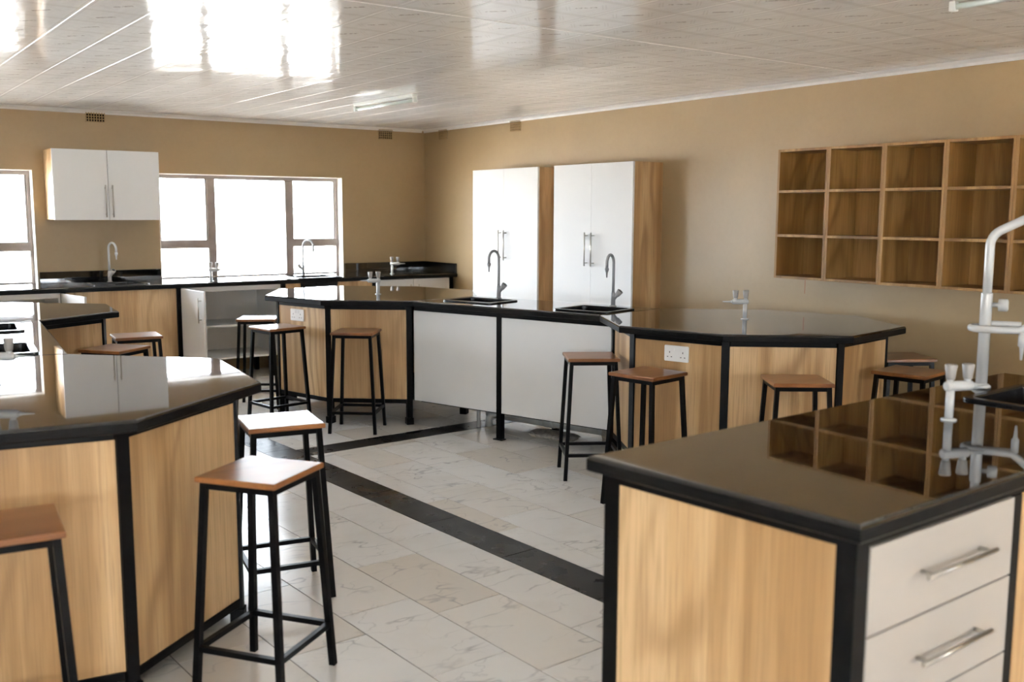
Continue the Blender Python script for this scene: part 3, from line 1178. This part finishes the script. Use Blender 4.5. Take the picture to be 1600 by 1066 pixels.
def tall_cupboard(ya, yb, label):
    xf, xw, z1 = 5.185, XB - 0.001, 1.905
    org = (xw, (ya + yb) / 2, 0)
    root = tag(empty('tall_cupboard', org), label, 'cupboard')
    t = 0.018
    xs = xf + 0.019
    MB().box(xs, xw, ya, ya + t, 0, z1, .001).build('side_panel', 'oak_laminate', root, org)
    MB().box(xs, xw, yb - t, yb, 0, z1, .001).build('side_panel', 'oak_laminate', root, org)
    MB().box(xs, xw, ya + t, yb - t, z1 - t, z1, .001).build('top_panel', 'white_board', root, org)
    MB().box(xs, xw, ya + t, yb - t, 0.08, 0.08 + t, .001).build('bottom_panel', 'white_board', root, org)
    MB().box(xw - 0.006, xw, ya + t, yb - t, 0.08 + t, z1 - t).build('back_panel', 'white_board', root, org)
    MB().box(xs + 0.03, xs + 0.046, ya + t, yb - t, 0, 0.08).build('plinth', 'plinth_dark', root, org)
    ym = (ya + yb) / 2
    for a, b, hy in ((ya, ym - 0.0015, ym - 0.04), (ym + 0.0015, yb, ym + 0.04)):
        dr = MB().box(xf, xf + 0.018, a, b, 0.075, z1, .0012).build('door', 'white_board', root, org)
        bar_handle(dr, org, (xf, hy, 1.09), (xf, hy, 1.36), (-1, 0, 0), 0.0055, 0.034)


tall_cupboard(5.61, 6.575, 'tall white cupboard with oak side, the one nearer the cubby shelf')
tall_cupboard(6.80, 7.80, 'tall white cupboard with oak side, the one nearer the room corner')


def cubby_shelf():
    xf, xw = 5.215, XB - 0.001
    z0, z1 = 1.095, 1.925
    ys = 4.268
    pitch, ncol, t = 0.3885, 6, 0.0165
    yend = ys - pitch * ncol
    org = (xw, (ys + yend) / 2, z0)
    root = tag(empty('cubby_shelf', org), 'oak wall shelf of open square pigeonholes on the right wall', 'shelf')
    MB().box(xw - 0.006, xw, yend, ys, z0, z1).build('back_panel', 'oak_shelf', root, org)
    xb = xw - 0.0065
    for i in range(ncol):
        a, b = ys - pitch * (i + 1), ys - pitch * i
        g_ = 0.0006
        MB().box(xf, xb, b - t, b - g_, z0, z1, .0008).build('upright', 'oak_shelf', root, org)
        MB().box(xf, xb, a + g_, a + t, z0, z1, .0008).build('upright', 'oak_shelf', root, org)
        for z in (z0, 1.364, 1.648, z1 - t):
            MB().box(xf + 0.001, xb, a + t, b - t, z, z + t, .0008).build('shelf_board', 'oak_shelf', root, org)


cubby_shelf()


# ------------------------------------------------------------------ sinks
def sink(key, label):
    cx, cy, hx, hy, an = SINKS[key]
    ca, sa = math.cos(an), math.sin(an)
    org = (cx, cy, TOP)

    def ring(a, b, z):
        return [(cx + ca * u_ - sa * v_, cy + sa * u_ + ca * v_, z) for u_, v_ in rrect(a, b, 0.03)]
    prof = [(0.0, 0.0006), (0.0, 0.007), (-0.004, 0.0095), (-0.026, 0.0095), (-0.030, 0.004), (-0.036, -0.10), (-0.055, -0.135), (-0.12, -0.140)]
    vs, fs = [], []
    m_ = None
    for o_, z in prof:
        rg_ = ring(hx + o_, hy + o_, TOP + z)
        m_ = len(rg_)
        vs += rg_
    n_ = len(prof)
    for r_ in range(n_ - 1):
        for i_ in range(m_):
            j_ = (i_ + 1) % m_
            fs.append((r_ * m_ + i_, r_ * m_ + j_, (r_ + 1) * m_ + j_, (r_ + 1) * m_ + i_))
    fs.append(tuple((n_ - 1) * m_ + i_ for i_ in range(m_)))
    # outer shell below the worktop
    root = tag(empty('lab_sink', org), label, 'sink', None)
    MB().add(vs, fs, False).build('basin', 'sink_black', root, org)
    MB().tube([(cx, cy, TOP - 0.1395), (cx, cy, TOP - 0.136)], 0.032, 16).build('drain', 'drain_steel', root, org)
    return root


def rrect(a, b, r, n=4):
    pts = []
    r = min(r, a * .4, b * .4)
    for sx, sy, a0 in ((1, 1, 0), (-1, 1, 90), (-1, -1, 180), (1, -1, 270)):
        for i_ in range(n + 1):
            t_ = math.radians(a0 + 90 * i_ / n)
            pts.append((sx * (a - r) + r * math.cos(t_), sy * (b - r) + r * math.sin(t_)))
    return pts


sink('FR1', 'black sink in the straight worktop, the farther one, before the left tall cupboard')
sink('FR2', 'black sink let into the straight worktop beside the octagon by the cubby shelf')
sink('ML1', 'black sink at the left edge of the picture, the farther of the two there')
sink('ML2', 'black sink at the left edge of the picture, next to the foreground octagon')
sink('N', 'black sink in the right foreground worktop, cut off by the picture edge')
sink('A1', 'black sink in the wall worktop under the hung cupboard')
sink('A3', 'black sink in the wall worktop under the right end of the wide window')


# ------------------------------------------------------------------ taps
def swan_tap(mat):
    """column at origin, spout arching towards +x, lever knob towards -x/-y"""
    root = empty('swan_neck_tap')
    MB().tube([(0, 0, 0), (0, 0, 0.008), (0, 0, 0.012)], [0.024, 0.024, 0.016], 16).build('base_flange', mat, root)
    body = MB().tube([(0, 0, 0.010), (0, 0, 0.085), (0, 0, 0.10)], [0.015, 0.015, 0.011], 14).build('body', mat, root)
    r = 0.055
    pts = [(0, 0, 0.095), (0, 0, 0.20), (0, 0, 0.29)] + arc((r, 0, 0.29), r, math.pi, 0.12, (1, 0, 0), (0, 0, 1), 14)[1:] + [(2 * r - 0.001, 0, 0.262)]
    sp_ = MB().tube(pts, 0.0095, 12).build('spout', mat, root)
    e = pts[-1]
    MB().tube([e, (e[0], 0, 0.25), (e[0], 0, 0.238), (e[0], 0, 0.232), (e[0], 0, 0.20)], [0.0125, 0.0135, 0.009, 0.0065, 0.004], 12).build('nozzle', mat, sp_)
    a, b = Vector((0, 0, 0.045)), Vector((-0.038, -0.032, 0.108))
    kn = MB().tube([a, a.lerp(b, 0.45), a.lerp(b, 0.55), b], [0.009, 0.011, 0.016, 0.021], 14).build('lever_knob', mat, root)
    d = (b - a).normalized()
    MB().tube([b + d * 0.0003, b + d * 0.003], [0.015, 0.014], 14).build('knob_cap', 'knob_black', kn)
    return root


def place(root, first, loc, rz, label, cat, group=None):
    o = root if first else copy_tree(root)
    o.location = loc
    o.rotation_euler = (0, 0, rz)
    tag(o, label, cat, group)
    return o


def turn_lever(tap, world_angle):
    for ch in tap.children:
        if ch.name.startswith('lever_knob'):
            ch.rotation_euler.z = world_angle - tap.rotation_euler.z - math.atan2(-0.032, -0.038)


tg = swan_tap('tap_grey')
place(tg, True, (4.055, 5.769, TOP), math.radians(196), 'grey swan-neck tap before the left tall cupboard', 'tap')
o2 = place(tg, False, (4.337, 4.862, TOP), math.radians(205), 'grey swan-neck tap before the right tall cupboard', 'tap')
place(tg, False, (3.985, 8.965, TOP), math.radians(-50), 'grey swan-neck tap silhouetted against the wide window', 'tap')
tw = swan_tap('tap_white')
place(tw, True, (2.205, 9.03, TOP), math.radians(-70), 'white swan-neck tap under the hung wall cupboard', 'tap')
place(tw, False, (0.50, 5.76, TOP), math.radians(0), 'white swan-neck tap at the farther sink on the left run', 'tap')
place(tw, False, (0.40, 4.87, TOP), math.radians(0), 'white swan-neck tap at the nearer sink on the left run', 'tap')


IMG_R = math.atan2(rt.y, rt.x)
for o_ in list(COL.objects):
    if o_.name.startswith('swan_neck_tap'):
        turn_lever(o_, IMG_R + math.pi if 'silhouetted' in o_['label'] else IMG_R - 0.45)


def tall_tap():
    loc = (3.375, 1.825, TOP)
    root = tag(empty('lab_tap', loc), 'tall white laboratory tap with high spout and side loop, right foreground', 'tap')
    m = 'tap_white'
    MB().tube([(0, 0, 0), (0, 0, 0.01), (0, 0, 0.016)], [0.032, 0.032, 0.022], 18).build('base_flange', m, root)
    MB().tube([(0, 0, 0.014), (0, 0, 0.335), (0, 0, 0.340)], [0.0195, 0.0195, 0.0185], 16).build('column', m, root)
    s_ = rt2.to_2d().normalized()
    ex = Vector((s_.x, s_.y, 0)) * 0.9 + Vector((-s_.y, s_.x, 0)) * -0.43
    ex.normalize()
    p0 = Vector((0, 0, 0.339))
    pts = [p0, Vector((0, 0, 0.42)), Vector((0, 0, 0.505))]
    for t_ in (0.2, 0.4, 0.6, 0.8, 1.0):
        an = t_ * math.radians(62)
        R_ = 0.06
        pts.append(Vector((0, 0, 0.505)) + ex * (R_ * (1 - math.cos(an))) + Vector((0, 0, R_ * math.sin(an))))
    last = pts[-1]
    dr = (ex * math.sin(math.radians(62)) + Vector((0, 0, math.cos(math.radians(62))))).normalized()
    pts += [last + dr * 0.10, last + dr * 0.17]
    top = pts[-1]
    for t_ in (0.25, 0.5, 0.75, 1.0):
        an = t_ * math.radians(118)
        up_ = dr.cross(Vector((-ex.y, ex.x, 0))).normalized()
        if up_.z > 0:
            up_ = -up_
        R_ = 0.06
        pts.append(top + dr * (R_ * math.sin(an)) + up_ * (R_ * (1 - math.cos(an))))
    pts.append(pts[-1] + Vector((0, 0, -0.05)))
    sp_ = MB().tube(pts, 0.0155, 14).build('spout', m, root)
    e = pts[-1]
    MB().tube([e, e + Vector((0, 0, -0.02)), e + Vector((0, 0, -0.025)), e + Vector((0, 0, -0.07))], [0.019, 0.019, 0.009, 0.005], 12).build('nozzle', m, sp_)
    # round knob on the column
    k0 = ex * 0.016 + Vector((0, 0, 0.298))
    MB().tube([k0, k0 + ex * 0.02, k0 + ex * 0.022, k0 + ex * 0.05, k0 + ex * 0.054], [0.008, 0.008, 0.022, 0.022, 0.016], 16).build('knob', m, root)
    # horizontal side loop with a hose nozzle hanging from its end
    nx = Vector((-ex.y, ex.x, 0))
    zc_ = 0.215
    pts = [Vector((0, 0, zc_ + 0.012)) + ex * 0.02 + nx * 0.035, Vector((0, 0, zc_ + 0.008)) - ex * 0.01 + nx * 0.035]
    pts += [q + Vector((0, 0, zc_)) for q in arc((0, 0, 0), 0.045, math.radians(100), math.radians(262), ex, nx, 9)]
    pts += [Vector((0, 0, zc_)) + ex * 0.05 - nx * 0.048, Vector((0, 0, zc_ + 0.002)) + ex * 0.11 - nx * 0.048, Vector((0, 0, zc_ + 0.02)) + ex * 0.135 - nx * 0.045,
            Vector((0, 0, zc_ + 0.05)) + ex * 0.165 - nx * 0.03, Vector((0, 0, zc_ + 0.075)) + ex * 0.20 - nx * 0.01]
    pts = [Vector((0, 0, zc_ + 0.012)) + ex * 0.115 + nx * 0.035] + pts
    lp = MB().tube(pts, 0.0125, 12).build('side_loop', m, root)
    q = Vector((0, 0, zc_)) + ex * 0.118 - nx * 0.047
    MB().tube([q + Vector((0, 0, -0.004)), q + Vector((0, 0, -0.05)), q + Vector((0, 0, -0.056)), q + Vector((0, 0, -0.062)), q + Vector((0, 0, -0.10))], [0.0125, 0.0135, 0.008, 0.007, 0.004], 12).build('hose_nozzle', 'tap_white', lp)


tall_tap()


def gas_tap():
    """post at origin, body along +x with two flared knobs, nozzle at the +x end"""
    root = empty('gas_tap')
    MB().tube([(0, 0, 0), (0, 0, 0.004), (0, 0, 0.006)], [0.023, 0.023, 0.014], 16).build('base_flange', 'tap_white', root)
    MB().tube([(0, 0, 0.005), (0, 0, 0.092)], 0.0125, 14).build('column', 'tap_white', root)
    MB().tube([(-0.018, 0, 0.103), (-0.014, 0, 0.103), (0.07, 0, 0.103), (0.078, 0, 0.103)], [0.011, 0.0155, 0.0155, 0.010], 14).build('body', 'tap_white', root)
    MB().tube([(0.077, 0, 0.103), (0.085, 0, 0.103), (0.088, 0, 0.103), (0.132, 0, 0.103)], [0.008, 0.008, 0.0055, 0.0025], 10).build('hose_nozzle', 'tap_white', root)
    for x_ in (-0.002, 0.058):
        c_ = MB().tube([(x_, 0, 0.112), (x_, 0, 0.124)], 0.010, 12).build('knob_collar', 'tap_white', root)
        MB().tube([(x_, 0, 0.1235), (x_, 0, 0.128), (x_, 0, 0.166), (x_, 0, 0.169)], [0.0115, 0.013, 0.018, 0.016], 16).build('knob', 'knob_grey', root)
    return root


gt = gas_tap()
AL = math.atan2(-rt.y, -rt.x)      # body pointing left in the picture
AR = math.atan2(rt.y, rt.x)
gas = [((4.475, 3.863), AL, 'twin-knob gas tap standing alone on the octagon by the cubby shelf'),
       ((3.548, 6.63), AL + 0.15, 'twin-knob gas tap on the octagon in the middle distance'),
       ((2.765, 1.588), AR + 0.25, 'twin-knob gas tap on the right foreground worktop'),
       ((2.985, 8.70), AR, 'twin-knob gas tap on the wall worktop before a window mullion'),
       ((4.87, 8.80), AR, 'twin-knob gas tap on the wall worktop in the room corner'),
       ((0.535, 3.86), AR + 0.1, 'twin-knob gas tap cut off by the left edge on the foreground octagon'),
       ((0.80, 6.80), AR, 'twin-knob gas tap on the far left octagon')]
for i, (p_, a_, lb) in enumerate(gas):
    place(gt, i == 0, (p_[0], p_[1], TOP), a_, lb, 'gas tap')


# ------------------------------------------------------------------ sockets
def socket():
    """plate in the xz plane facing -y, centred on the origin"""
    root = empty('power_socket')
    W, H = 0.146, 0.086
    pl = MB().prism(rrect(W / 2, H / 2, 0.006), 0, 0.009, 0.002)
    pl.v = [(x_, -z_, y_) for x_, y_, z_ in pl.v]
    plate = pl.build('plate', 'socket_white', root)
    for sx in (-1, 1):
        b = MB().box(sx * 0.017 - .007, sx * 0.017 + .007, -0.0125, -0.0092, 0.014, 0.034, .001)
        b.build('switch', 'socket_white', plate)
        cx = sx * 0.04
        MB().box(cx - .0022, cx + .0022, -0.0098, -0.0092, 0.002, 0.011).build('pin_hole', 'socket_dark', plate)
        for dx in (-0.0115, 0.0115):
            MB().box(cx + dx - .0035, cx + dx + .0035, -0.0098, -0.0092, -0.021, -0.0165).build('pin_hole', 'socket_dark', plate)
    return root


def face_point(poly, i, t, inset_d, out=0.0):
    """point along the panel of edge i of a counter-clockwise polygon"""
    pl = [Vector(p) for p in poly]
    ip = inset(pl, inset_d)
    a, b = ip[i], ip[(i + 1) % len(ip)]
    d = (b - a).normalized()
    nn = Vector((d.y, -d.x))
    return a.lerp(b, t) + nn * out, math.atan2(nn.y, nn.x)


sk = socket()
# OR runs counter-clockwise: edge 1 is the face with the socket
p_, an = face_point(OR, 1, 0.50, 0.08, -0.0035)
place(sk, True, (p_.x, p_.y, 0.765), an + math.pi / 2, 'white double wall socket on the oak bench near the cubby shelf', 'socket')
p_, an = face_point(OF, 1, 0.42, 0.08, -0.0035)
place(sk, False, (p_.x, p_.y, 0.765), an + math.pi / 2, 'white double socket on the oak bench in the middle distance', 'socket')


# ------------------------------------------------------------------ stools
def stool():
    root = empty('lab_stool')
    hx, hy, zt = 0.147, 0.143, 0.70
    MB().prism([(-hx, -hy), (hx, -hy), (hx, hy), (-hx, hy)], zt - 0.019, zt, 0.005, 0.003).build('seat', 'seat_wood', root)
    tx, ty, bx, by = hx - 0.022, hy - 0.022, hx + 0.012, hy + 0.012
    tw_ = 0.021
    zr = zt - 0.0195

    def at(sx, sy, z):
        f = 1 - z / zr
        return Vector((sx * (tx + (bx - tx) * f), sy * (ty + (by - ty) * f), z))
    for sx, sy in ((-1, -1), (1, -1), (1, 1), (-1, 1)):
        MB().bar(at(sx, sy, 0.0), at(sx, sy, zr), tw_, tw_, (1, 0, 0)).build('leg', 'black_steel', root)
    cs = [(-1, -1), (1, -1), (1, 1), (-1, 1)]
    for i in range(4):
        a, b = cs[i], cs[(i + 1) % 4]
        p, q = at(*a, zr - 0.0105), at(*b, zr - 0.0105)
        d = (q - p).normalized() * 0.0105
        MB().bar(p + d, q - d, tw_ - 0.002, 0.0205).build('seat_rail', 'black_steel', root)
        z = 0.145
        p, q = at(*a, z), at(*b, z)
        MB().bar(p + d, q - d, 0.018, 0.018).build('stretcher', 'black_steel', root)
    return root


st = stool()
STOOLS = [
    (1.150, 2.950, 35, 'stool with varnished seat standing alone in the left foreground aisle'),
    (1.503, 3.640, -11, 'stool half hidden behind the foreground octagon, its seat white with glare'),
    (2.885, 7.355, -31, 'stool farthest from the viewer, behind the corner of the far octagon'),
    (2.768, 6.704, 9, 'stool below the socket of the octagon in the middle distance'),
    (3.115, 6.149, -41, 'stool squarely in front of the middle octagon oak panel'),
    (3.675, 4.305, -32, 'stool before the white sink bench panel'),
    (3.525, 3.672, 9, 'stool below the double socket near the cubby shelf'),
    (3.980, 3.090, -37, 'stool at the oak panel just beyond the right foreground worktop'),
    (4.693, 2.925, 9, 'stool at the right end of the octagon by the cubby shelf'),
    (5.150, 3.275, -31, 'stool wedged between the octagon and the cubby shelf wall'),
    (0.379, 2.805, -6, 'stool cut off by the left edge of the picture in the foreground'),
    (1.520, 6.185, 38, 'stool at the far left octagon, nearer of the two, in front of oak panel'),
    (1.800, 6.755, -7, 'stool at the far left octagon, the one nearer the wall counter'),
]
for i, (x_, y_, a_, lb) in enumerate(STOOLS):
    place(st, i == 0, (x_, y_, 0), math.radians(a_), lb, 'stool', 'square lab stools')


# ------------------------------------------------------------------ air vents
def vent():
    """grille in the xz plane facing -y, hanging down from the origin (top centre)"""
    root = empty('air_vent')
    W, H, nx_, nz_ = 0.158, 0.098, 7, 4
    MB().box(-W / 2, W / 2, -0.002, 0.0, -H, 0).build('hole_shade_sheet', 'vent_hole_shade', root)  # black sheet standing in for the shade within open holes
    mb = MB()
    bw = 0.006
    px = (W - bw) / nx_
    pz = (H - bw) / nz_
    for i in range(nx_ + 1):
        mb.box(-W / 2 + i * px, -W / 2 + i * px + bw, -0.010, -0.0022, -H, 0)
    for j in range(nz_ + 1):
        for i in range(nx_):
            mb.box(-W / 2 + i * px + bw, -W / 2 + (i + 1) * px, -0.010, -0.0022, -H + j * pz, -H + j * pz + bw)
    mb.build('grille', 'vent_clay', root)
    return root


vt = vent()
VZ = ZC - 0.004 - 0.03
place(vt, True, (2.19, YA - 0.0005, VZ + 0.028), 0, 'clay air vent high above the hung wall cupboard', 'vent')
place(vt, False, (5.03, YA - 0.0005, VZ + 0.012), 0, 'clay air vent on the window wall close to the room corner', 'vent')
place(vt, False, (XB - 0.0005, 8.82, VZ + 0.01), math.radians(-90), 'clay air vent on the cupboard wall close to the room corner', 'vent')
place(vt, False, (XB - 0.0005, 7.555, VZ + 0.012), math.radians(-90), 'clay air vent above the left tall cupboard', 'vent')


# ------------------------------------------------------------------ ceiling battens
def batten():
    """along y, hanging from the ceiling at the origin"""
    root = empty('ceiling_light')
    L = 0.86
    MB().box(-0.022, 0.022, -L / 2, L / 2, -0.030, -0.0045, .003).build('housing', 'lamp_white', root)
    for s_ in (-1, 1):
        MB().box(-0.015, 0.015, s_ * L / 2 - 0.012, s_ * L / 2 + 0.012, -0.070, -0.0305, .003).build('lamp_holder', 'lamp_white', root)
    MB().tube([(0, -L / 2 + 0.013, -0.052), (0, L / 2 - 0.013, -0.052)], 0.012, 14).build('tube', 'lamp_tube', root)
    return root


bt = batten()
place(bt, True, (3.765, 6.90, ZC + 0.004), math.radians(3), 'slim fluorescent batten on the ceiling near the room corner', 'light')
place(bt, False, (3.86, 1.86, ZC + 0.004), math.radians(3), 'slim fluorescent batten at the top right edge of the picture', 'light')


# ------------------------------------------------------------------ plumbing under the sink run
def sdir(ang):
    return Vector((math.cos(ang), math.sin(ang), 0))


d = sdir(ANG_FR)
nrm = Vector((-d.y, d.x, 0))
if nrm.x < 0:
    nrm = -nrm
a = Vector((3.90, 5.74, 0))
wp = tag(empty('waste_pipe', (a.x, a.y, 0)), 'grey plastic waste pipe lying under the white sink bench', 'pipe')
q0 = a + nrm * 0.14 + Vector((0, 0, 0.075))
MB().tube([q0, q0 + d * 0.95], 0.042, 16).build('main_pipe', 'pvc_pipe', wp, a)
MB().tube([q0 + d * -0.002 + Vector((0, 0, 0)), q0 - d * 0.05], 0.049, 16).build('collar', 'pvc_pipe', wp, a)
MB().tube([q0 + d * 0.45, q0 + d * 0.53], 0.047, 16).build('collar', 'pvc_pipe', wp, a)
c0 = a - nrm * 0.05
MB().tube([c0 + Vector((0, 0, 0.0)), c0 + Vector((0, 0, 0.17))], 0.014, 12).build('riser', 'tap_white', wp, a)
e0 = a + nrm * 0.03 + d * 0.03
MB().tube([e0, e0 + Vector((0, 0, 0.05)), e0 + Vector((0, 0, 0.085)) + d * 0.02, e0 + Vector((0, 0, 0.10)) + d * 0.06 + nrm * 0.03, e0 + Vector((0, 0, 0.10)) + d * 0.22 + nrm * 0.05], 0.026, 14).build('elbow', 'pvc_pipe', wp, a)


def lump(name, c, sx, sy, sz, an, seed, label):
    rnd = random.Random(seed)
    bm = bmesh.new()
    bmesh.ops.create_cube(bm, size=1.0)
    bmesh.ops.subdivide_edges(bm, edges=bm.edges[:], cuts=3, use_grid_fill=True)
    for v_ in bm.verts:
        n_ = v_.co.normalized()
        v_.co = v_.co.lerp(n_ * 0.62, 0.45) + Vector((rnd.uniform(-.05, .05) for _ in range(3)))
        v_.co.z = max(v_.co.z, -0.5)
        v_.co = Vector((v_.co.x * sx, v_.co.y * sy, (v_.co.z + 0.5) * sz))
    me = bpy.data.meshes.new(name)
    bm.to_mesh(me)
    bm.free()
    me.materials.append(MAT['cement'])
    o = bpy.data.objects.new(name, me)
    o.location = (c[0], c[1], 0)
    o.rotation_euler = (0, 0, an)
    COL.objects.link(o)
    return tag(o, label, 'rubble')


b_ = a + d * 1.045 + nrm * 0.14
lump('cement_lump', (b_.x, b_.y), 0.16, 0.22, 0.13, ANG_FR, 3, 'rough cement lump closing the end of the waste pipe')
b_ = a + d * 0.62 + nrm * 0.0
lump('mortar_spill', (b_.x, b_.y), 0.34, 0.16, 0.035, ANG_FR, 5, 'flat spill of dried mortar on the tiles under the sink bench')
